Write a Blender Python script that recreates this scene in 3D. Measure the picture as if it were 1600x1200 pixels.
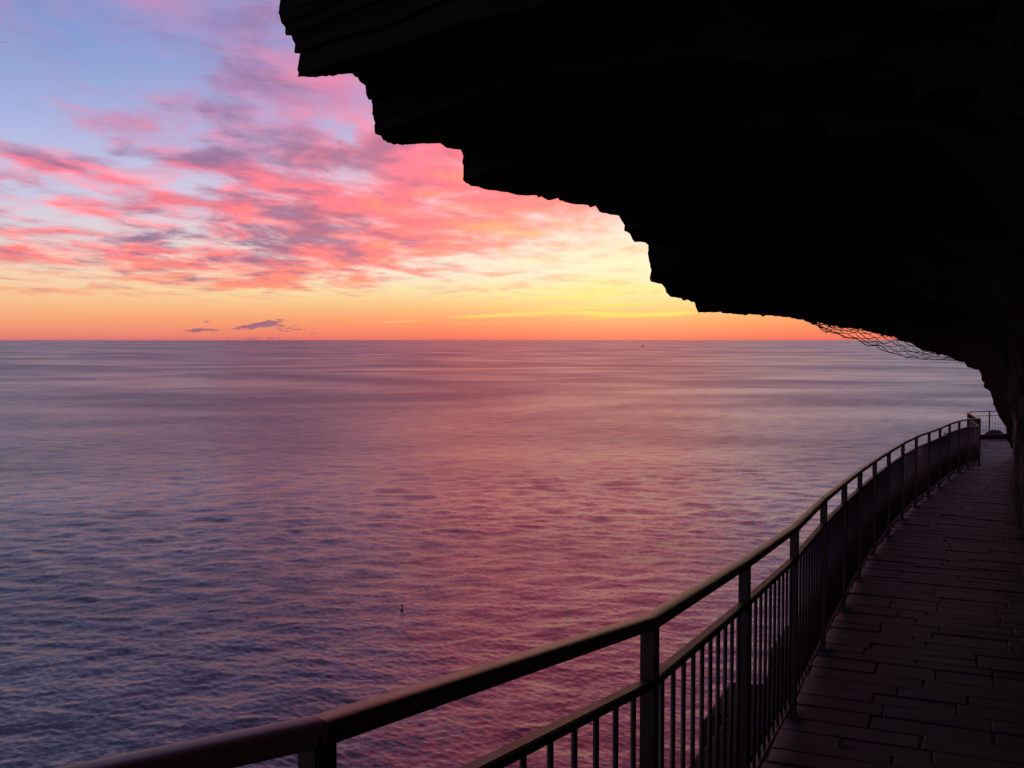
import bpy, bmesh, math, random
from mathutils import Vector, Matrix, noise as mnoise
random.seed(7)
scene = bpy.context.scene
for o in list(bpy.data.objects): bpy.data.objects.remove(o)

# ------------------------------------------------------------------ camera
F = 1555.0                      # focal length in pixels of the 1600 x 1200 photograph
HOR = 531.0                     # photograph row of the horizon
PITCH = math.atan((600 - HOR) / F)
EYE = 1.6                       # camera height above the path
cam = bpy.data.cameras.new('camera'); camo = bpy.data.objects.new('camera', cam)
scene.collection.objects.link(camo)
cam.sensor_width = 36.0; cam.lens = 36.0 * F / 1600
cam.clip_start = 0.05; cam.clip_end = 200000
camo.location = (0, 0, EYE); camo.rotation_euler = (math.radians(90) - PITCH, 0, 0)
scene.camera = camo

def lin(c):
    return tuple((x/255/12.92 if x/255 <= .04045 else ((x/255+.055)/1.055)**2.4) for x in c)

def ang(px, py):                # photograph direction -> azimuth, elevation
    a = math.atan((px-800)/F); return a, math.atan((HOR-py)/F*math.cos(a))

# ------------------------------------------------------------------ sky
class S:                        # small wrapper so node maths reads like maths
    nt = None
    def __init__(s, k): s.k = k
    @staticmethod
    def m(op, *a, clamp=False):
        n = S.nt.nodes.new('ShaderNodeMath'); n.operation = op; n.use_clamp = clamp
        for i, x in enumerate(a):
            if isinstance(x, S): S.nt.links.new(x.k, n.inputs[i])
            else: n.inputs[i].default_value = x
        return S(n.outputs[0])
    def __add__(s, o): return S.m('ADD', s, o)
    __radd__ = __add__
    def __sub__(s, o): return S.m('SUBTRACT', s, o)
    def __rsub__(s, o): return S.m('SUBTRACT', o, s)
    def __mul__(s, o): return S.m('MULTIPLY', s, o)
    __rmul__ = __mul__
    def __truediv__(s, o): return S.m('DIVIDE', s, o)
    def __rtruediv__(s, o): return S.m('DIVIDE', o, s)
def sm(x, a, b):                # smoothstep
    n = S.nt.nodes.new('ShaderNodeMapRange'); n.interpolation_type = 'SMOOTHSTEP'
    S.nt.links.new(x.k, n.inputs[0]); n.inputs[1].default_value = a; n.inputs[2].default_value = b
    return S(n.outputs[0])
def comb(x, y, z):
    n = S.nt.nodes.new('ShaderNodeCombineXYZ')
    for i, v in enumerate((x, y, z)):
        if isinstance(v, S): S.nt.links.new(v.k, n.inputs[i])
        else: n.inputs[i].default_value = v
    return S(n.outputs[0])
def fbm(vec, scale, detail=6, rough=.55, dist=0.0, out=0):
    n = S.nt.nodes.new('ShaderNodeTexNoise'); S.nt.links.new(vec.k, n.inputs['Vector'])
    n.inputs['Scale'].default_value = scale; n.inputs['Detail'].default_value = detail
    n.inputs['Roughness'].default_value = rough; n.inputs['Distortion'].default_value = dist
    return S(n.outputs[out])
def ramp(x, stops):
    n = S.nt.nodes.new('ShaderNodeValToRGB'); S.nt.links.new(x.k, n.inputs[0])
    e = n.color_ramp.elements
    while len(e) < len(stops): e.new(.5)
    for el, (p, c) in zip(e, stops): el.position = p; el.color = (*c, 1)
    return S(n.outputs[0])
def mix(f, a, b):
    n = S.nt.nodes.new('ShaderNodeMix'); n.data_type = 'RGBA'
    for sock, v in ((n.inputs[0], f), (n.inputs[6], a), (n.inputs[7], b)):
        if isinstance(v, S): S.nt.links.new(v.k, sock)
        elif isinstance(v, tuple): sock.default_value = (*v, 1)
        else: sock.default_value = v
    return S(n.outputs[2])
def scl(c, f):
    n = S.nt.nodes.new('ShaderNodeVectorMath'); n.operation = 'SCALE'
    S.nt.links.new(c.k, n.inputs[0])
    if isinstance(f, S): S.nt.links.new(f.k, n.inputs['Scale'])
    else: n.inputs['Scale'].default_value = f
    return S(n.outputs[0])
def vadd(a, b):
    n = S.nt.nodes.new('ShaderNodeVectorMath'); n.operation = 'ADD'
    S.nt.links.new(a.k, n.inputs[0]); S.nt.links.new(b.k, n.inputs[1]); return S(n.outputs[0])

SUN_AZ, SUN_EL = ang(960, 500)
world = bpy.data.worlds.new('World'); scene.world = world; world.use_nodes = True
nt = world.node_tree; nt.nodes.clear(); S.nt = nt
tc = nt.nodes.new('ShaderNodeTexCoord'); sep = nt.nodes.new('ShaderNodeSeparateXYZ')
nt.links.new(tc.outputs['Generated'], sep.inputs[0])
dx, dy, dz = S(sep.outputs[0]), S(sep.outputs[1]), S(sep.outputs[2])
AZ = S.m('ARCTAN2', dx, dy); EL = S.m('ARCSINE', S.m('MAXIMUM', dz, 0.0))
rt = S.m('SQRT', EL * (1/1.2), clamp=True)
def stops(rows):
    return [(math.sqrt(math.atan((HOR-y)/F)/1.2) if y is not None else 1.0, tuple(v*g for v in lin(c))) for y, c, g in rows]
far_side = ramp(rt, stops([(530.9,(210,114,120),1),(518,(238,146,122),1),(497,(248,170,128),1),(470,(250,196,152),1),
    (435,(246,207,178),1),(385,(222,208,212),1),(330,(200,202,228),1),(250,(176,188,230),1),(160,(140,169,218),1),
    (70,(118,149,207),1),(-20,(122,138,202),1),(-200,(90,102,152),1),(-1000,(50,58,94),1),(None,(38,44,74),1)]))
sun_side = ramp(rt, stops([(530.9,(238,104,92),1),(518,(255,132,94),1),(500,(255,160,98),1),(480,(255,198,118),1),
    (458,(255,236,160),1),(430,(255,243,214),1),(390,(255,238,222),1.04),(340,(252,222,228),1),(280,(232,208,230),1),
    (210,(196,188,228),1),(90,(150,164,220),1),(-200,(96,108,172),1),(-1000,(52,66,116),1),(None,(38,48,90),1)]))
da = (AZ - SUN_AZ) * (1/.30)
near_sun = S.m('POWER', 2.71828, da*da*-.55)
sky = mix(near_sun, far_side, sun_side)

deck = 1.0 / (dz + .055)                        # flat cloud deck seen in perspective
P = comb(dx*deck, dy*deck, 0.0)
warp = fbm(P, .9, 2, .5, out=1)
wn = nt.nodes.new('ShaderNodeVectorMath'); wn.operation = 'MULTIPLY_ADD'
nt.links.new(warp.k, wn.inputs[0]); wn.inputs[1].default_value = (.55, .55, 0); nt.links.new(P.k, wn.inputs[2])
PW = S(wn.outputs[0])
rotn = nt.nodes.new('ShaderNodeMapping'); nt.links.new(PW.k, rotn.inputs['Vector'])
rotn.inputs['Rotation'].default_value = (0, 0, math.radians(-20)); rotn.inputs['Scale'].default_value = (1.15, .72, 1)
PR = S(rotn.outputs[0])
N1 = fbm(PR, 2.2, 7, .58)
N2 = fbm(PR, 2.7, 6, .60)
PO = nt.nodes.new('ShaderNodeVectorMath'); PO.operation = 'ADD'; nt.links.new(PR.k, PO.inputs[0]); PO.inputs[1].default_value = (13.7, 4.1, 0)
N3 = fbm(S(PO.outputs[0]), 2.7, 4, .6)
SKYP = comb(AZ, EL, 0.0)
def blob(cx, cy, sx, sy, tilt, amp):            # soft elliptical cloud bank in azimuth and elevation
    a, e = ang(cx, cy); ca = math.cos(a)**2
    m = nt.nodes.new('ShaderNodeMapping'); m.vector_type = 'TEXTURE'; nt.links.new(SKYP.k, m.inputs['Vector'])
    m.inputs['Location'].default_value = (a, e, 0); m.inputs['Rotation'].default_value = (0, 0, math.radians(tilt))
    m.inputs['Scale'].default_value = (sx*2.5*ca/F, sy*2.5/F, 1)
    g = nt.nodes.new('ShaderNodeTexGradient'); g.gradient_type = 'QUADRATIC_SPHERE'; nt.links.new(m.outputs[0], g.inputs[0])
    return S(g.outputs[1]) * amp
def blobs(rows):
    t = None
    for r_ in rows:
        x = blob(*r_); t = x if t is None else t + x
    return t
D = blobs([  # centre, half sizes in photograph pixels, tilt, weight: the cloud banks of the evening
    (470,345,260,66,6,.70),(620,270,190,90,10,.60),(560,190,180,90,-15,.42),(400,50,150,70,-20,.46),
    (330,255,200,45,6,.34),(790,348,200,36,12,.80),(520,405,150,22,12,.60),(70,256,130,15,-3,.95),
    (130,397,260,19,-2,.85),(250,300,170,30,4,.36),(90,25,130,45,0,.26),(150,108,90,25,10,.24),
    (960,130,300,170,-10,.70),(900,-170,360,230,0,.95),(255,434,80,8,-6,.8),(120,455,130,6,0,.6),(430,437,70,8,4,.8),(480,450,40,5,-8,.6)])
G = blobs([(470,370,90,30,4,.50),(370,240,130,24,4,.34),(400,315,90,20,2,.22),(230,376,90,10,0,.4),(390,125,110,40,-12,.32),(600,235,110,40,12,.22)])
away = S.m('MAXIMUM', sm(S.m('ABSOLUTE', AZ), .50, .85), sm(EL, .38, .6))
D = D + away * .34
veil = blobs([(480,140,330,150,-20,.75),(640,300,300,120,0,.5),(300,30,300,80,0,.3)]) * sm(N1, .3, .6)
sky = mix(veil*.75, sky, lin((190,160,208)))
dens = D*.78 + (N1 - .5) * 3.2
c_all = sm(dens, -.06, .95) * sm(EL, .030, .055)
c_grey = sm(G*1.45 + D*.16 + away*.12 + (N2 - .5) * 2.4, .04, .72)
prox = S.m('POWER', 2.71828, da*da*-1.3)
hi = sm(EL, .11, .27)
dh = (AZ - .08) * (1/.20); proxh = S.m('POWER', 2.71828, dh*dh*-1.3)
bright = sm(N3, .42, .66)
def hot(c, r_): v = lin(c); return (v[0]*r_, v[1], v[2])   # red channel raised past white so the sea reflects a stronger pink
red = mix(bright, lin((236,108,124)), hot((255,112,106), 1.8))
red = mix(prox, red, mix(bright, hot((255,128,116), 1.9), hot((255,172,100), 1.8)))
red = mix(hi, red, mix(proxh, mix(bright, lin((176,136,186)), lin((214,140,180))), hot((255,116,132), 2.1)))
grey = mix(hi, lin((126,108,150)), lin((124,122,176)))
grey = mix(prox*.8, grey, lin((236,126,126)))
low = sm(EL, .085, .055)
red = mix(low*.6, red, lin((250,142,108)))
sky = mix(c_all*.86, sky, red)
sky = mix(c_grey * sm(dens, -.25, .45) * sm(EL, .030, .055) * .85, sky, grey)
sky = mix(blobs([(985,415,170,66,0,.9)])*.72, sky, tuple(v*1.1 for v in lin((255,242,186))))
# thin bright streaks low by the sun and the small dark bank on the horizon
st = comb(AZ*7.0, EL*260.0 - AZ*7.0, 3.0)
NS = fbm(st, 1.0, 4, .55)
streak = sm(NS + blobs([(930,458,170,38,3,.42),(860,400,120,10,8,.22),(1030,491,60,4,3,.56),(945,490,36,3,0,.46),(760,494,150,4,3,.24)]), .64, 1.0)
sky = mix(streak*.7, sky, lin((255,238,112)))
sb = comb(AZ*95.0, EL*420.0, 7.0)
NB = fbm(sb, 1.0, 5, .6)
bank = sm(NB*1.7 + blobs([(392,510.5,42,4.0,7,.62),(313,515,25,2.9,0,.66),(420,504,22,4,8,.5),(452,514,46,9,-6,.46),(325,503,9,2.2,0,.6),(300,518,40,4,0,.3),(390,528,80,3.0,0,.42)]), 1.16, 1.46)
sky = mix(bank*.85, sky, lin((138,98,128)))
nish = nt.nodes.new('ShaderNodeTexSky'); nish.sky_type = 'NISHITA'; nish.sun_disc = False
nish.sun_elevation = max(SUN_EL, math.radians(1.0)); nish.sun_rotation = SUN_AZ
sky = vadd(scl(sky, 0.97), scl(S(nish.outputs[0]), 0.004))
bg = nt.nodes.new('ShaderNodeBackground'); nt.links.new(sky.k, bg.inputs[0]); bg.inputs[1].default_value = 1.0
world.cycles.sampling_method = 'MANUAL'; world.cycles.sample_map_resolution = 512
wo = nt.nodes.new('ShaderNodeOutputWorld'); nt.links.new(bg.outputs[0], wo.inputs[0])

# ------------------------------------------------------------------ sun (veiled, at the horizon) and exposure
sl = bpy.data.lights.new('sun', 'SUN'); sl.energy = 0.02; sl.angle = math.radians(40); sl.color = (1, .46, .28)
so = bpy.data.objects.new('sun', sl); scene.collection.objects.link(so)
sd = Vector((math.sin(SUN_AZ)*math.cos(.06), math.cos(SUN_AZ)*math.cos(.06), math.sin(.06)))
so.rotation_euler = sd.to_track_quat('Z', 'Y').to_euler()
vs = scene.view_settings
vs.view_transform = 'Standard'; vs.look = 'None'; vs.exposure = 0; vs.gamma = 1; vs.use_curve_mapping = False
scene.cycles.max_bounces = 3; scene.cycles.diffuse_bounces = 2; scene.cycles.glossy_bounces = 2

# ------------------------------------------------------------------ helpers
col = scene.collection
def at(px, py, Y):              # photograph pixel at forward distance Y -> world point
    u, v = (px-800)/F, (600-py)/F
    d = Vector((u, math.cos(PITCH) + v*math.sin(PITCH), v*math.cos(PITCH) - math.sin(PITCH)))
    return Vector((0, 0, EYE)) + d*(Y/d.y)
def link(name, me, mat=None, parent=None):
    o = bpy.data.objects.new(name, me); col.objects.link(o)
    if mat and me is not None and not me.materials: me.materials.append(mat)
    if parent: o.parent = parent
    return o
def mesh(name, verts, faces, smooth=False):
    me = bpy.data.meshes.new(name); me.from_pydata([tuple(v) for v in verts], [], faces); me.update()
    if smooth: me.polygons.foreach_set('use_smooth', [True]*len(me.polygons))
    return me
def tag(o, label=None, cat=None, group=None, kind=None):
    for k, v in (('label', label), ('category', cat), ('group', group), ('kind', kind)):
        if v: o[k] = v
    return o
def empty(name, loc): 
    o = bpy.data.objects.new(name, None); col.objects.link(o); o.location = loc; return o
def interp(x, xs, ys):
    if x <= xs[0]: return ys[0] + (ys[1]-ys[0])*(x-xs[0])/(xs[1]-xs[0])
    for i in range(len(xs)-1):
        if x <= xs[i+1]: return ys[i] + (ys[i+1]-ys[i])*(x-xs[i])/(xs[i+1]-xs[i])
    return ys[-1] + (ys[-1]-ys[-2])*(x-xs[-1])/(xs[-1]-xs[-2])
def tube(V, Fc, a, b, r, n=6, cap=True, up=Vector((0,0,1))):
    d = (b-a).normalized(); s = d.cross(up)
    if s.length < 1e-4: s = d.cross(Vector((1,0,0)))
    s.normalize(); t = s.cross(d); k = len(V)
    for p in (a, b):
        for i in range(n):
            w = 2*math.pi*(i+.5)/n; V.append(p + s*(r*math.cos(w)) + t*(r*math.sin(w)))
    for i in range(n): Fc.append((k+i, k+(i+1)%n, k+n+(i+1)%n, k+n+i))
    if cap: Fc.append(tuple(k+i for i in range(n))[::-1]); Fc.append(tuple(k+n+i for i in range(n)))

# ------------------------------------------------------------------ materials
def newmat(name):
    m = bpy.data.materials.new(name); m.use_nodes = True; S.nt = m.node_tree
    return m, m.node_tree.nodes['Principled BSDF']
def lk(a, b): S.nt.links.new(a.k if isinstance(a, S) else a, b)
def objco():
    n = S.nt.nodes.new('ShaderNodeTexCoord'); return S(n.outputs['Object'])
def bump(h, strength, dist):
    n = S.nt.nodes.new('ShaderNodeBump'); n.inputs['Strength'].default_value = strength; n.inputs['Distance'].default_value = dist
    lk(h, n.inputs['Height']); return S(n.outputs[0])
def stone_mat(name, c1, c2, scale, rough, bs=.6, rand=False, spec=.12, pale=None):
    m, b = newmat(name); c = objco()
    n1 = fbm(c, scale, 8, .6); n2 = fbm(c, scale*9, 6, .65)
    cc = mix(sm(n1, .3, .7), c1, c2)
    if rand:
        oi = S.nt.nodes.new('ShaderNodeObjectInfo')
        cc = scl(cc, S(oi.outputs['Random'])*.7 + .65)
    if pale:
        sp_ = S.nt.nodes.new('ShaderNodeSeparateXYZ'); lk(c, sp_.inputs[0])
        cc = mix(sm(S(sp_.outputs[1]) + (n1-.5)*9.0, 14.0, 20.0)*sm(n2, .25, .6), cc, pale)  # far wall paler, its lit brown tone put into the colour
    lk(cc, b.inputs['Base Color']); b.inputs['Roughness'].default_value = rough; b.inputs['Specular IOR Level'].default_value = spec
    lk(bump(n1*.5 + n2*.5, bs, .02), b.inputs['Normal']); return m
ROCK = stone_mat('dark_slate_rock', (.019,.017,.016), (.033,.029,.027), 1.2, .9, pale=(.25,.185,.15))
SLAB = stone_mat('stone_slab', (.013,.018,.025), (.022,.029,.037), 2.5, .62, .5, True, .3)
BED = stone_mat('mortar_bed', (.022,.023,.026), (.036,.037,.040), 6, .9)
KERB = stone_mat('concrete_kerb', (.020,.021,.024), (.032,.033,.036), 5, .9)
def metal(name, c, rough, bs=.15):
    m, b = newmat(name); n = fbm(objco(), 9, 6, .6)
    lk(mix(sm(n, .35, .7), tuple(v*.75 for v in c), c), b.inputs['Base Color'])
    lk(n*.22 + (rough-.11), b.inputs['Roughness']); lk(bump(n, bs, .004), b.inputs['Normal']); return m
RAILM = metal('brown_painted_rail', (.27,.140,.122), .38)
POSTM = metal('dark_painted_steel', (.030,.021,.020), .5)
BARM = metal('dark_steel_bar', (.040,.027,.026), .5)
WIRE = metal('rusty_wire', (.05,.04,.035), .7)

def sea_mat():
    m, b = newmat('sea_water'); g = S.nt.nodes.new('ShaderNodeNewGeometry'); P = S(g.outputs['Position'])
    def mp(rot, sc):
        n = S.nt.nodes.new('ShaderNodeMapping'); lk(P, n.inputs[0])
        n.inputs['Rotation'].default_value = (0, 0, math.radians(rot)); n.inputs['Scale'].default_value = sc; return S(n.outputs[0])
    def vec(n, k):               # colour noise -> slopes
        v = S.nt.nodes.new('ShaderNodeVectorMath'); v.operation = 'SUBTRACT'; lk(n, v.inputs[0]); v.inputs[1].default_value = (.5,.5,.5)
        return scl(S(v.outputs[0]), k)
    big = fbm(mp(8, (.0016,.0024,1)), 1, 6, .6, 1.4)
    big2 = fbm(mp(-6, (.007,.012,1)), 1, 4, .5)
    calm = sm(big*.65 + big2*.35, .36, .64)            # slick streaks against rippled patches
    w2 = vec(fbm(mp(-10, (1.0,1.6,1)), 1, 5, .65, .3, 1), .44)
    w3 = vec(fbm(mp(9, (.10,.26,1)), 1, 5, .62, .4, 1), .48)
    sl = scl(vadd(w2, w3), .7 + calm*.5)
    mu = S.nt.nodes.new('ShaderNodeVectorMath'); mu.operation = 'MULTIPLY'
    lk(sl, mu.inputs[0]); mu.inputs[1].default_value = (.6, 1, 0)
    nz = S.nt.nodes.new('ShaderNodeVectorMath'); nz.operation = 'NORMALIZE'; lk(vadd(S(mu.outputs[0]), S(g.outputs['Normal'])), nz.inputs[0])
    lk(S(nz.outputs[0]), b.inputs['Normal'])
    b.inputs['Base Color'].default_value = (.006,.009,.018,1)
    an = S.nt.nodes.new('ShaderNodeAttribute'); an.attribute_name = 'ripple'
    lk(S(an.outputs['Fac']) * (.72 + calm*.40), b.inputs['Roughness']); b.inputs['IOR'].default_value = 1.54
    return m
SEA = sea_mat()

# ------------------------------------------------------------------ sea
import numpy as np
SEA_DROP = 47.0; SEA_Z = EYE - SEA_DROP; SLOPE = .0185
rgw = np.random.default_rng(4)
az = np.concatenate([np.radians(np.linspace(-180,-36,30)), np.radians(np.linspace(-33,33,1320)), np.radians(np.linspace(36,180,30)[:-1])])
dep = np.arange(20.0, 720.0, 1.3)                   # sight-line spacing of the fine rings of waves
rad = np.concatenate([[8, 32, 62, 85], (SEA_DROP*F/dep)[::-1], np.geomspace(SEA_DROP*F/19, 110000, 26)])
rad = np.unique(rad)
dr = np.gradient(rad)
X = rad[:,None]*np.sin(az)[None,:]; Y = rad[:,None]*np.cos(az)[None,:]
H = np.zeros_like(X)
lam = np.geomspace(.42, 20, 130); omit = np.zeros(len(rad)); DX = np.zeros_like(X); DY = np.zeros_like(X)
for l in lam:                                        # random sea: many wave trains, short ones left out where the rings are too wide to carry them
    th = math.radians(-98) + rgw.normal(0, .62); k = 2*math.pi/l; ph = rgw.uniform(0, 2*math.pi)
    slope = SLOPE * (l/1.0)**(-.1 if l < 1.0 else -.50)
    fade = np.clip((l/(2.2*dr*abs(math.sin(th)) + .7*rad*(az[60]-az[59])) - 1)*1.0, 0, 1)
    omit += .5*slope**2*(1-fade**2)
    arg = k*(X*math.cos(th)+Y*math.sin(th)) + ph; A_ = (slope/k*fade)[:,None]
    H += A_*np.sin(arg); cs = A_*np.cos(arg); DX += cs*math.cos(th); DY += cs*math.sin(th)   # sharpened crests
gust = np.ones_like(H)
for l, am in ((420,.22),(190,.18),(95,.14)):         # gusty and calmer patches
    for q in range(2):
        th = rgw.uniform(0, 6.3); gust += am*np.sin(2*math.pi/l*(X*math.cos(th)*.5+Y*math.sin(th)) + rgw.uniform(0,6.3))
H *= np.clip(gust, .35, 1.6)
nr, nc = X.shape
co = np.stack([X + DX*.9, Y + DY*.9, SEA_Z + H], -1).reshape(-1, 3).astype(np.float32)
ii = (np.arange(nr-1)[:,None]*nc + np.arange(nc)[None,:]); jj = (np.arange(nr-1)[:,None]*nc + (np.arange(nc)+1)[None,:] % nc)
quads = np.stack([ii, jj, jj+nc, ii+nc], -1).reshape(-1, 4)[:, ::-1].astype(np.int32)
me = bpy.data.meshes.new('sea'); me.vertices.add(len(co)); me.vertices.foreach_set('co', co.ravel())
me.loops.add(quads.size); me.loops.foreach_set('vertex_index', quads.ravel())
me.polygons.add(len(quads)); me.polygons.foreach_set('loop_start', np.arange(0, quads.size, 4, dtype=np.int32))
me.polygons.foreach_set('use_smooth', np.ones(len(quads), dtype=bool)); me.update(); me.validate()
at_ = me.attributes.new('ripple', 'FLOAT', 'POINT')         # roughness of the ripples too small for the mesh
rip = (.022**2 + 1.25*omit)**.25
at_.data.foreach_set('value', np.repeat(rip, nc).astype(np.float32))
tag(link('sea', me, SEA), kind='structure')

# ------------------------------------------------------------------ line of the railing (handrail top, one point for each post)
PX = [(495,1118),(1015.6,959),(1164,871),(1241.7,818.7),(1287.5,775),(1319.6,750),(1344,732),(1367,716.5),(1389,703),(1411,690),
      (1432,680),(1452,673),(1469,667),(1484,660.5),(1499,656),(1513,653.7),(1531,653.2)]
SP = 1.5
posts = []
for i, (x, y) in enumerate(PX):
    u = (x-800)/F
    if i == 0: Y = 1.4
    else:
        X0, Y0 = posts[-1].x, posts[-1].y
        A, B, Cc = u*u+1, -2*(u*X0+Y0), X0*X0+Y0*Y0-SP*SP
        Y = (-B + math.sqrt(B*B-4*A*Cc))/(2*A)
    posts.append(at(x, y, Y))
d = Vector((-.79, -.613, 0)); back = [posts[0] + d*SP + Vector((0,0,.07)), ]
d2 = Vector((-.83, -.557, 0)); back.append(back[-1] + d2*SP + Vector((0,0,.08))); back.append(back[-1] + d2*SP + Vector((0,0,.08)))
near_posts = back[::-1] + posts
end = posts[-1]; corner = Vector((17.9, 39.0, EYE-2.83))
nf = 11; far_posts = [end.lerp(corner, i/nf) for i in range(nf+1)]
turn = [corner + Vector((.25,.32,0))] 
cross = Vector((1, .16, .02)).normalized()
turn += [turn[0] + cross*(1.35*k) for k in (.62, 1.6, 2.6, 3.6)]
RH = 1.08                       # handrail above the path
line = near_posts + far_posts[1:]

def right(i):                   # right-hand normal of the line at a post
    a = line[max(i-1,0)]; b = line[min(i+1, len(line)-1)]
    t = Vector((b.x-a.x, b.y-a.y)); t.normalize(); return Vector((t.y, -t.x, 0))
# finer stations along the line
ST = []
for i in range(len(line)-1):
    ra, rb = right(i), right(i+1)
    for k in range(6):
        w = k/6; ST.append((line[i].lerp(line[i+1], w) - Vector((0,0,RH)), ra.lerp(rb, w).normalized()))
ST.append((line[-1]-Vector((0,0,RH)), right(len(line)-1)))
SL = [0]
for a, b in zip(ST, ST[1:]): SL.append(SL[-1] + (b[0]-a[0]).length)
def stn(s):
    for i in range(len(SL)-1):
        if s <= SL[i+1] or i == len(SL)-2:
            w = (s-SL[i])/(SL[i+1]-SL[i]); return ST[i][0].lerp(ST[i+1][0], w), ST[i][1].lerp(ST[i+1][1], w).normalized()
def floor_z(Y): return interp(Y, [p[0].y for p in ST], [p[0].z for p in ST])

# ------------------------------------------------------------------ path bed
WY = [-8,-4,0,3,6,9,11.9,13.4,15.6,17,20,24,27]
WX = [-3.4,-.6,1.9,2.9,3.9,4.95,6.12,6.72,7.76,8.62,10.25,12.10,13.56]
ds = [-.10, .06, .5, 1.0, 1.6, 2.3, 3.2, 5.5]
V, Fc = [], []
for p, r in ST:
    for dd in ds: V.append(p + r*dd - Vector((0,0,.009)))
n = len(ds)
for j in range(len(ST)-1):
    for i in range(n-1): Fc.append((j*n+i, (j+1)*n+i, (j+1)*n+i+1, j*n+i+1))
pth = tag(link('path', mesh('path', V, Fc), BED), kind='structure')

# stone slabs: unit blocks with chamfered, slightly uneven tops
def slab_mesh(k):
    rr = random.Random(k); V = []
    j = lambda: rr.uniform(-.012, .012)
    cs = [(-.5,-.5),(.5,-.5),(.5,.5),(-.5,.5)]
    cs = [(x+j(), y+2*j()) for x, y in cs]
    V += [(x, y, -.8) for x, y in cs]; V += [(x, y, -.10+j()*3) for x, y in cs]
    V += [(x*.965, y*.93, rr.uniform(-.05,.05)) for x, y in cs]
    Fc = [(3,2,1,0)] + [(i,(i+1)%4,4+(i+1)%4,4+i) for i in range(4)] + [(4+i,4+(i+1)%4,8+(i+1)%4,8+i) for i in range(4)] + [(8,9,10,11)]
    me = mesh('slab', V, Fc); me.materials.append(SLAB); return me
slabs = [slab_mesh(k) for k in range(14)]
rs = random.Random(3); count = 0; restV, restF = [], []
s = 0.0
while s < SL[-1]-.3:
    h = rs.choice([.16,.19,.21,.24,.28]); p, r = stn(s+h/2); q, _ = stn(s+h/2+.1)
    t = (q-p).normalized(); 
    wx = 2.6 if p.y < 7 else (2.05 if p.y < 20 else 2.7)
    dd = -.02 + rs.uniform(-.02,.02)
    while dd < wx:
        L = rs.uniform(.30,.80); c = p + r*(dd+L/2) + Vector((0,0,rs.uniform(-.006,.004)))
        up = (r.cross(t)).normalized(); up = (up + Vector((rs.gauss(0,.006), rs.gauss(0,.006), 0))).normalized()
        tt = up.cross(r).normalized(); rr_ = tt.cross(up)
        M = Matrix(((rr_.x*(L-.007), tt.x*(h-.006), up.x*.04, c.x), (rr_.y*(L-.007), tt.y*(h-.006), up.y*.04, c.y),
                    (rr_.z*(L-.007), tt.z*(h-.006), up.z*.04, c.z), (0,0,0,1)))
        me = rs.choice(slabs)
        vis = p.y > 3.6 and abs((c.x-L*.5)/max(c.y,.1)) < .56
        if vis and count < 296:
            o = link('slab', me, None, pth); o.matrix_basis = M; count += 1
        elif c.y > -4:
            k = len(restV); restV += [M @ v.co for v in me.vertices]; restF += [tuple(k+i for i in f.vertices) for f in me.polygons]
        dd += L
    s += h
tag(link('slab_paving', mesh('slab_paving', restV, restF), SLAB, pth), kind='stuff')

# kerb along the railing, with the rough outer edge of the path's footing and the cliff below
V, Fc = [], []
rk = random.Random(5); wcur, nxt = .4, 0
secs = []
fine = [i*.25 for i in range(int(SL[-1]/.25)+1)]
for s in fine:
    p, r = stn(s)
    if s >= nxt:
        neww = .40 + rk.choice((-.10,-.05,.03,.10)); dz_ = rk.uniform(-.05,.04)
        if secs: secs.append((p, r, wcur, dzc))
        wcur, dzc = neww, dz_; nxt = s + rk.uniform(.5,1.2)
    secs.append((p, r, wcur, dzc))
for k, (p, r, w, dzz) in enumerate(secs):
    nz = lambda a, b: mnoise.noise(Vector((k*.16, a, b)))
    hb = max(0, min(1, (p.y-10.5)/2)); hb *= 1 - .85*max(0, min(1, 1-abs(p.y-15.2)/2.2)); w += .35*hb; hb *= (.27 if p.y < 16.5 else .33) + .08*nz(7,0)
    pts = [(-.085,.0),( -.088,-.03+dzz*.3),(-w*.5, -.04+dzz+hb*.8),(-w+.03, -.04+dzz+hb),(-w, -.07+dzz),(-w-.02,-.45),(-w+.05+.10*nz(1,0),-1.2),(-w-.3+.3*nz(2,0),-4),(-w-.8+.9*nz(3,0),-9),(-w-2.2+1.5*nz(4,0),-16),(-w-4.5+2*nz(5,0),-24),(-w-7+2*nz(6,0),-32)]
    for a, b in pts: V.append(p + r*a + Vector((0,0,b)))
n = 12
for j in range(len(secs)-1):
    for i in range(n-1): Fc.append((j*n+i, j*n+i+1, (j+1)*n+i+1, (j+1)*n+i))
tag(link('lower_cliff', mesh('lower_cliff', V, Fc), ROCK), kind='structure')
V, Fc = [], []
for p, r in [stn(s) for s in fine]:
    for a, b in ((-.084,-.05),(-.084,-.016),(-.078,-.010),(.075,-.010),(.085,-.014),(.085,-.05)): V.append(p + r*a + Vector((0,0,b)))
for j in range(len(fine)-1):
    for i in range(5): Fc.append((j*6+i, (j+1)*6+i, (j+1)*6+i+1, j*6+i+1))
tag(link('kerb', mesh('kerb', V, Fc), KERB), kind='structure')

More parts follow.
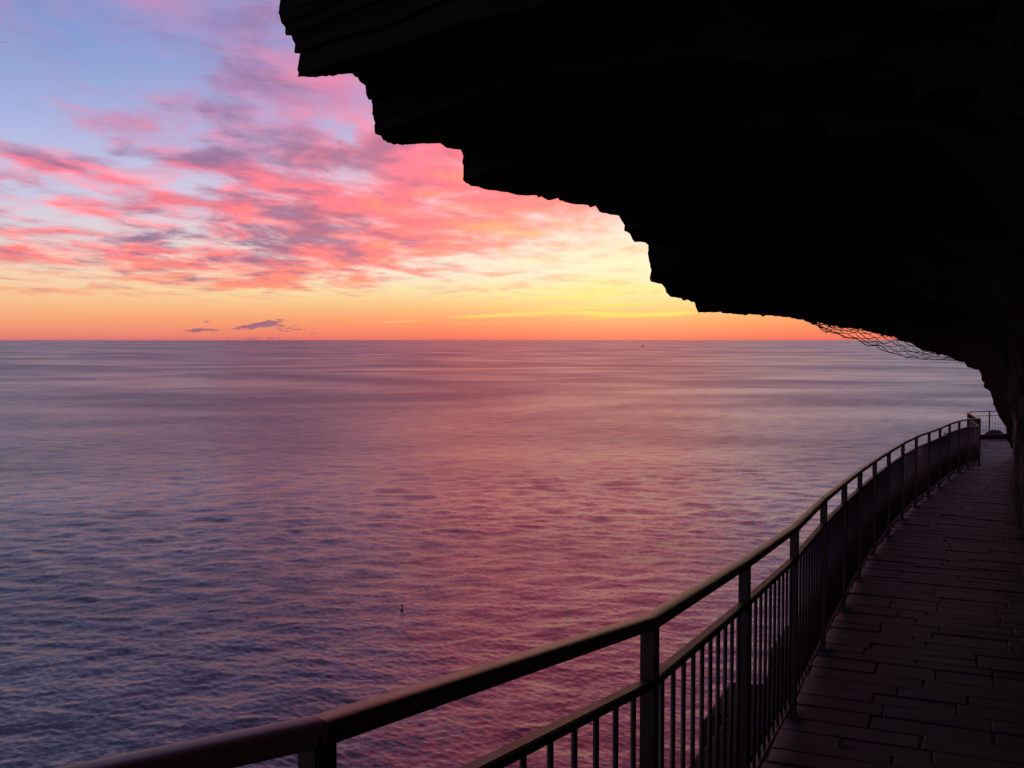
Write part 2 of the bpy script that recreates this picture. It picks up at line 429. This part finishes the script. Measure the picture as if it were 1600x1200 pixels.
# ------------------------------------------------------------------ railings
PROFILE = [(-.031,-.016),(-.028,-.022),(.028,-.022),(.031,-.016),(.031,.010),(.029,.016),(.024,.0195),(.010,.0215),(-.010,.0215),(-.024,.0195),(-.029,.016),(-.031,.010)]
def sweep(pts, prof, gap=0.0):  # extrude a profile along 3-D points with mitred corners
    V, Fc = [], []; n = len(prof)
    P_ = [p.copy() for p in pts]
    for i, p in enumerate(P_):
        a = P_[max(i-1,0)]; b = P_[min(i+1,len(P_)-1)]
        t = (b-a).normalized(); s_ = Vector((t.y,-t.x,0)).normalized(); u_ = s_.cross(t)
        k = 1.0
        if 0 < i < len(P_)-1:
            t1 = (p-a).normalized(); k = 1/max(.5, t.dot(t1))
        for x, z in prof: V.append(p + s_*(x*k) + u_*z)
    for j in range(len(P_)-1):
        for i in range(n): Fc.append((j*n+i, j*n+(i+1)%n, (j+1)*n+(i+1)%n, (j+1)*n+i))
    return V, Fc
def box_mesh(name, w, dpt, h, mat):
    V = [(x*w/2, y*dpt/2, z*h) for z in (0,1) for x, y in ((-1,-1),(1,-1),(1,1),(-1,1))]
    me = mesh(name, V, [(3,2,1,0),(4,5,6,7),(0,1,5,4),(1,2,6,5),(2,3,7,6),(3,0,4,7)])
    bm = bmesh.new(); bm.from_mesh(me); bmesh.ops.bevel(bm, geom=[e for e in bm.edges if abs(e.verts[0].co.z-e.verts[1].co.z) > .1], offset=.004, segments=2, affect='EDGES'); bm.to_mesh(me); bm.free()
    me.materials.append(mat); return me
post_me = box_mesh('post', .040, .046, RH-.016, POSTM)
foot_me = box_mesh('foot_plate', .11, .11, .012, POSTM)
V, Fc = [], []; tube(V, Fc, Vector((0,0,0)), Vector((0,0,1)), .0082, 8); bar_me = mesh('baluster', V, Fc, True); bar_me.materials.append(BARM)
SMALL = [(-.020,-.011),(.020,-.011),(.020,.007),(.014,.011),(-.014,.011),(-.020,.007)]
BOT = [(-.018,-.009),(.018,-.009),(.018,.009),(-.018,.009)]
def railing(name, pts, label, skip_first_post=False, nb=10, thin=99):
    root = empty(name, pts[0]-Vector((0,0,RH))); o0 = root.location
    tag(root, label, 'railing')
    def hd(i):
        a = pts[max(i-1,0)]; b = pts[min(i+1,len(pts)-1)]; return math.atan2(b.y-a.y, b.x-a.x)
    for i, p in enumerate(pts):
        if i == 0 and skip_first_post: continue
        o = link('post', post_me, None, root); o.location = p - Vector((0,0,RH-.0)) - o0; o.rotation_euler = (0,0,hd(i)+rnd.uniform(-.03,.03))
        f = link('foot_plate', foot_me, None, o); f.location = (0,0,.005)
    for i in range(len(pts)-1):
        a, b = pts[i], pts[i+1]; dv = b-a; L = dv.length; t = dv/L
        lw = Vector((0,0,-.0215))
        # handrail span; ends mitred towards the neighbours, a hair apart so the joint shows
        ea, eb = a + t*.0012 + lw, b - t*.0012 + lw
        Vv, Ff = sweep([ea-o0, eb-o0], [(x*.80, z*.80) for x, z in PROFILE])
        n = len(PROFILE)
        def shear(base, other, ids):
            if other is None: return
            t2 = (other).normalized(); bis = (t+t2).normalized()
            for q in ids:
                off = Vv[q]-base; off2 = off - t*(off.dot(bis)/max(.4,t.dot(bis))); Vv[q] = base + off2
        shear(ea-o0, (a-pts[i-1]) if i else None, range(0,n)); shear(eb-o0, (pts[i+2]-b) if i+2 < len(pts) else None, range(n,2*n))
        Vv = Vv + [v.copy() for v in Vv]; Ff = Ff + [tuple(range(2*n,3*n)), tuple(range(3*n,4*n))[::-1]]
        me = mesh('handrail', Vv, Ff); me.polygons.foreach_set('use_smooth', [len(f) == 4 for f in Ff])
        link('handrail', me, RAILM, root)
        for nm, dz_, prof in (('middle_rail', -.195, SMALL), ('bottom_rail', -.985, BOT)):
            Vv, Ff = sweep([a+t*.022+Vector((0,0,dz_))-o0, b-t*.022+Vector((0,0,dz_))-o0], prof)
            link(nm, mesh(nm, Vv, Ff), BARM, root)
        cnt = max(2, round(L/ (SP/(nb+1))) - 1)
        for k in range(1, cnt+1):
            q = a + dv*(k/(cnt+1)); o = link('baluster', bar_me, None, root)
            o.location = q + Vector((0,0,-.982)) - o0; o.scale = (1,1,.776) if i < thin else (.5,.5,.776)
    return root
rnd = random.Random(11)
railing('railing', near_posts, 'dark steel railing with brown handrail curving along the cliff path')
railing('railing', [far_posts[0]] + far_posts[1:] + turn, 'small far section of railing at the bend beside the cliff', True, thin=nf)
# kerb step below the cross rail at the bend
V, Fc = [], []
for p in turn:
    b = p - Vector((0,0,RH)); rgt = Vector((.16,-1,0)).normalized()
    for a, z in ((-.15,-.3),(-.15,.13),(.12,.13),(.13,-.3)): V.append(b + rgt*a + Vector((0,0,z)))
for j in range(len(turn)-1):
    for i in range(3): Fc.append((j*4+i, (j+1)*4+i, (j+1)*4+i+1, j*4+i+1))
Fc += [(0,1,2,3), tuple(len(V)-4+i for i in range(4))[::-1]]
tag(link('kerb', mesh('kerb', V, Fc), KERB), kind='structure')
# paving behind the bend
V = [corner+Vector(v)-Vector((0,0,RH+.026)) for v in ((-.1,-1.6,0.1),(6,-1.6,.1),(6,1.2,.0),(-.1,.5,.0))]
tag(link('pavement', mesh('pavement', V, [(0,1,2,3)]), BED), kind='structure')

# ------------------------------------------------------------------ overhanging rock
EP = [(442,0),(443,4),(437,9),(436,12),(435,21),(438,30),(440,36),(445,41.5),(446,44),(446.5,55),(455.5,55.5),(457,62),(461,69),(460,83),
(472,83.5),(469,88),(467.5,97),(465,106),(465.5,120),(493,121),(500,119.5),(519,119.5),(530,116),(551,115),(554,119.5),(559,121),(562,127.5),(571,134),
(572.5,149),(576,156),(582,156),(582,174),(585,190),(587,192),(585,196),(586,209),(595,212),(600,219),(606,223),(620,225),(632,226),(655,224.5),(688,224),
(697,231),(709,233),(720,234),(723.5,242),(724,262),(723,281),(728,286),(736,291),(748,292),(758,296),(780,299),(793,300.5),(808,305),(846,307),(856,313),
(879,314),(893,318.5),(931,322),(934,327),(952,335),(967,337),(972,346),(976,352),(975.5,361),(984,365),(991,378),(1008,379),(1013,383),(1012,395),
(1014,408),(1017,420),(1020,431),(1015,435),(1017,440),(1034,444),(1039,450),(1041,457),(1048,464),(1072,468),(1085,472),(1091,488.5),(1120,488),
(1150,491),(1165,493),(1173,491),(1217,494),(1245,499),(1275,504),(1300,509),(1347,516),(1392,526),(1425,537),(1440,547),(1470,553),(1490,560),(1507,566),
(1512,574),(1520,576.5),(1529,577.5),(1533,585),(1537,605),(1545,610),(1551,624),(1556,640),(1562,653),(1568,662),(1572,672),(1574,683),(1577,692),(1579,700)]
EXT = [(380,-420,4.4),(400,-260,4.7),(425,-110,4.9),(436,-40,5.0)]
def edge_Y(x, y):
    if x > 1529: return interp(y, [577,624,692,702], [21,23.5,26.6,27])
    return interp(x, [437,550,585,720,850,970,1015,1090,1200,1300,1400,1507,1529], [5,5.3,5.6,6.3,7.2,8.3,9,10.2,12,14,16.5,20,21])
fp = [(x, y, Y) for x, y, Y in EXT] + [(x, y, edge_Y(x, y)) for x, y in EP]
mY = 0; dense = []
rj = random.Random(21)
for (a, b) in zip(fp, fp[1:]):
    L = math.hypot(a[0]-b[0], a[1]-b[1]); k = max(1, int(L/4))
    for i in range(k):
        w = i/k; am_ = .25 + 2.2*rj.random()**4; j = (lambda: 0) if i == 0 else (lambda: rj.gauss(0,am_))
        dense.append((a[0]+(b[0]-a[0])*w + j(), a[1]+(b[1]-a[1])*w + j(), a[2]+(b[2]-a[2])*w))
dense.append(fp[-1])
Epts = [Vector(v)+Vector((0,0,EYE)) for v in ((-7.5,-7.5,3.1),(-5.6,-5,3.2),(-4.0,-2,3.1),(-3.2,0,3.3),(-2.6,1.5,3.1),(-1.9,3.2,3.0))]
for x, y, Y in dense: Epts.append(at(x, y, Y))
wall_x = lambda Y: interp(Y, WY, WX)
V, Fc = [], []
TS = [0,.03,.07,.12,.18] + [.18+.79*k/26 for k in range(1,27)] + [1.0]
ncol = None
nE = len(Epts)
for i, e in enumerate(Epts):
    g = max(0, min(1, (e.y-20)/7)); g = g*g*(3-2*g)
    wy = e.y - 1.2*(1-g); wx = wall_x(wy)
    W = Vector((wx, wy, floor_z(wy)-.25)); K = Vector((wx+.25*(1-g), wy, max(e.z+.35*(1-g), W.z+.2)))
    P1 = e.lerp(K, .45) + Vector((.05,0,.28*(1-g))); P2 = K + Vector((.1,0,.15*(1-g)))
    out_dir = Vector((0,0,1)).lerp(Vector((.56,.83,.05)), g).normalized(); inn = Vector((.89,-.3,0)).lerp(Vector((.75,.5,0)), g)
    row = []
    for hgt, k in ((16,3.2),(9,1.6),(5,.8),(2.6,.45),(1.2,.22),(.45,.09),(.15,.03)):
        kk = 1 - g*.3
        q = e + out_dir*(hgt*kk) + inn*k
        nn = mnoise.fractal(Vector((q.x*.5,q.y*.5,q.z*.9)), 1.0, 2.0, 4)
        row.append(q + inn*(abs(nn)*min(.5,hgt*.12)))
    for t in TS:
        m = 1-t; q = e*m**3 + P1*(3*m*m*t) + P2*(3*m*t*t) + W*t**3
        a = min(1, t/.22)*min(1, (1-t)/.06+.35)
        n1 = mnoise.fractal(Vector((q.x*.8, q.y*.8, q.z*1.6)), .9, 2.1, 5); n2 = math.fmod(abs(q.z*2.6 + n1*1.6 + 40), 1.0); n3 = mnoise.fractal(Vector((q.x*3, q.y*3, q.z*3)), .8, 2.1, 3)
        amp = .16*(1-g)+.10
        q = q + Vector((.55,-.1,.75*(1-t)))*(a*amp*(abs(n1)*1.5 + n2*.45 + abs(n3)*.5))
        row.append(q)
    inl = Vector((9,-2,0)).lerp(Vector((9,5,0)), g)
    row += [W + inl*.5 + Vector((0,0,-.2)), W + inl + Vector((0,0,10)), row[0] + inl*.6]
    ncol = len(row); V += row
for j in range(nE-1):
    for i in range(ncol):
        k = (i+1) % ncol; Fc.append((j*ncol+i, j*ncol+k, (j+1)*ncol+k, (j+1)*ncol+i))
Fc.append(tuple(range(ncol))[::-1]); Fc.append(tuple((nE-1)*ncol+i for i in range(ncol)))
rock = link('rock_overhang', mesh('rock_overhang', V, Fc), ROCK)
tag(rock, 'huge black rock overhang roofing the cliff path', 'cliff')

# ------------------------------------------------------------------ wire net hanging from the rock's lip
LOW = [(1262,502),(1275,507),(1283,514),(1291,519),(1300,517.5),(1312,523),(1320,527),(1338,529),(1345,533),(1356,541),(1370,540.5),(1378,547),(1390,551),
       (1400,552.5),(1415,558),(1425,559.5),(1445,561),(1470,561.5),(1495,562.5),(1510,568)]
TOPE = [(x, y) for x, y in EP if 1217 <= x <= 1529]
lx, ly = zip(*LOW); tx, ty = zip(*TOPE)
def netp(px, t, row):
    y0 = interp(px, tx, ty) - 2; y1 = interp(px, lx, ly)
    y = y0 + (y1-y0)*t; Y = edge_Y(px, y) - .05 - .25*math.sin(math.pi*min(1,max(0,t)))*math.sin(px*.021+row*.7)
    return at(px, y, Y)
net = empty('wire_net', at(1400, 530, edge_Y(1400,530))); o0 = net.location
tag(net, 'torn loose wire net sagging from the lip of the rock overhang', 'net')
rn = random.Random(17)
def polytube(pts, r, n=5):
    V, Fc = [], []
    for a, b in zip(pts, pts[1:]): tube(V, Fc, a-o0, b-o0, r, n, False)
    return V, Fc
V, Fc = [], []
NR = 6; cells = [1264 + k*11.5 + rn.uniform(-2,2) for k in range(22)]
jit = {}
def node(row, k, side):        # hexagonal mesh: neighbouring strands touch at alternate cells
    r2 = row + (1 if ((k+row) % 2 == 0) else 0) if side else row
    key = (row if (k+row) % 2 else row+1, k)
    if key not in jit: jit[key] = (rn.uniform(-3,3), rn.uniform(-.09,.09))
    j = jit[key]; t = key[0]/NR + j[1]
    return netp(cells[k]+j[0], max(-.15, min(1.0, t)), row)
for row in range(-1, NR):
    pts = []
    for k in range(len(cells)):
        pts.append(node(row, k, 0))
    fine_ = []
    for a, b in zip(pts, pts[1:]):
        sag = Vector((rn.uniform(-.02,.02),0,-rn.uniform(0,.025)))
        fine_ += [a, a.lerp(b,.35)+sag, a.lerp(b,.68)+sag*.8]
    fine_.append(pts[-1])
    v, f = polytube(fine_, rn.uniform(.0050,.0072), 5); k0 = len(V); V += v; Fc += [tuple(i+k0 for i in q) for q in f]
link('wire_mesh', mesh('wire_mesh', V, Fc), WIRE, net)
bp = []
for (a, b) in zip(LOW, LOW[1:]):
    for w in (0,.33,.66): 
        x = a[0]+(b[0]-a[0])*w; bp.append(netp(x, 1.0, 2) + Vector((0,0,rn.uniform(-.008,.008))))
v, f = polytube(bp, .007, 6); link('border_wire', mesh('border_wire', v, f), WIRE, net)

# ------------------------------------------------------------------ small things out at sea
def on_sea(px, py):
    a = at(px, py, 100.0); c = Vector((0,0,EYE)); k = (SEA_Z-EYE)/(a.z-EYE); return c + (a-c)*k
# low rock beyond the far railing
c = on_sea(1553, 682); bm = bmesh.new(); bmesh.ops.create_icosphere(bm, subdivisions=4, radius=1)
for v in bm.verts:
    nn = mnoise.fractal(v.co*1.6, 1, 2, 4)
    v.co *= 1 + .16*nn
    if v.co.x < -.2: v.co.z *= 1 + .55*(v.co.x+.2); v.co.y *= 1+.3*(v.co.x+.2)
    v.co = Vector((v.co.x*4.8, v.co.y*4.0, v.co.z*3.0 + .3))
me = bpy.data.meshes.new('sea_rock'); bm.to_mesh(me); bm.free()
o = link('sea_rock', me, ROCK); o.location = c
tag(o, 'low dark rock in the sea seen through the far railing', 'rock')
# marker buoy
BUOY, bb = newmat('black_buoy_paint'); bb.inputs['Base Color'].default_value = (.02,.02,.022,1); bb.inputs['Roughness'].default_value = .5
c = on_sea(628, 953)
bu = empty('marker_buoy', c); bu.scale = (1.7,)*3; tag(bu, 'tiny black marker buoy with a short pole on the pink water', 'buoy')
bm = bmesh.new(); bmesh.ops.create_uvsphere(bm, u_segments=14, v_segments=8, radius=.17)
for v in bm.verts: v.co.z *= .8
me = bpy.data.meshes.new('float_body'); bm.to_mesh(me); bm.free(); f = link('float_body', me, BUOY, bu)
V, Fc = [], []; tube(V, Fc, Vector((0,0,0)), Vector((.03,0,.42)), .03, 8); link('pole', mesh('pole', V, Fc), BUOY, bu)
V, Fc = [], []; tube(V, Fc, Vector((.03,0,.36)), Vector((.03,0,.58)), .075, 8); link('top_mark', mesh('top_mark', V, Fc), BUOY, bu)
# boat near the horizon
c = on_sea(1004, 541.5)
bt = empty('fishing_boat', c); bt.rotation_euler = (0,0,.15); bt.scale = (1.5,)*3; tag(bt, 'tiny dark fishing boat far out near the horizon', 'boat')
L = 9.5; V, Fc = [], []
secs_ = [(-1,.75,1.7),(-.5,1,1.5),(0,1,1.5),(.5,.8,1.8),(.85,.35,2.4),(1,.03,2.8)]
for x, w, h in secs_: V += [(x*L,-w*2.4,h),(x*L,-w*1.7,-.3),(x*L,w*1.7,-.3),(x*L,w*2.4,h)]
for j in range(5):
    for i in range(4): Fc.append((j*4+i, j*4+(i+1)%4, (j+1)*4+(i+1)%4, (j+1)*4+i))
Fc += [(0,3,2,1),(20,21,22,23)]
link('hull', mesh('hull', V, Fc), BUOY, bt)
V = [(x,y,z) for z, sx in ((1.4,1),(4.1,.85)) for x, y in ((-4*sx,-1.6*sx),(1.2*sx,-1.6*sx),(1.2*sx,1.6*sx),(-4*sx,1.6*sx))]
link('cabin', mesh('cabin', V, [(3,2,1,0),(4,5,6,7),(0,1,5,4),(1,2,6,5),(2,3,7,6),(3,0,4,7)]), BUOY, bt)
V, Fc = [], []; tube(V, Fc, Vector((1.6,0,1.4)), Vector((1.6,0,7.5)), .12, 6); link('mast', mesh('mast', V, Fc), BUOY, bt)
# gull
c = at(8, 66, 190); V, Fc = [], []
V = [(0,.28,0),(.05,.12,.04),(-.05,.12,.04),(.06,-.12,.03),(-.06,-.12,.03),(0,-.34,.01),(0,0,-.07),
     (.32,.10,.10),(.34,-.06,.09),(.66,-.05,.03),(-.32,.10,.10),(-.34,-.06,.09),(-.66,-.05,.03)]
Fc = [(0,2,1),(1,2,4,3),(3,4,5),(0,1,6),(0,6,2),(1,3,6),(2,6,4),(3,5,6),(4,6,5),(1,7,8,3),(7,9,8),(2,4,11,10),(10,11,12)]
g_ = link('gull', mesh('gull', V, Fc), BUOY); g_.location = c; g_.rotation_euler = (0,0,.5)
tag(g_, 'distant dark gull gliding in the blue sky at upper left', 'bird')
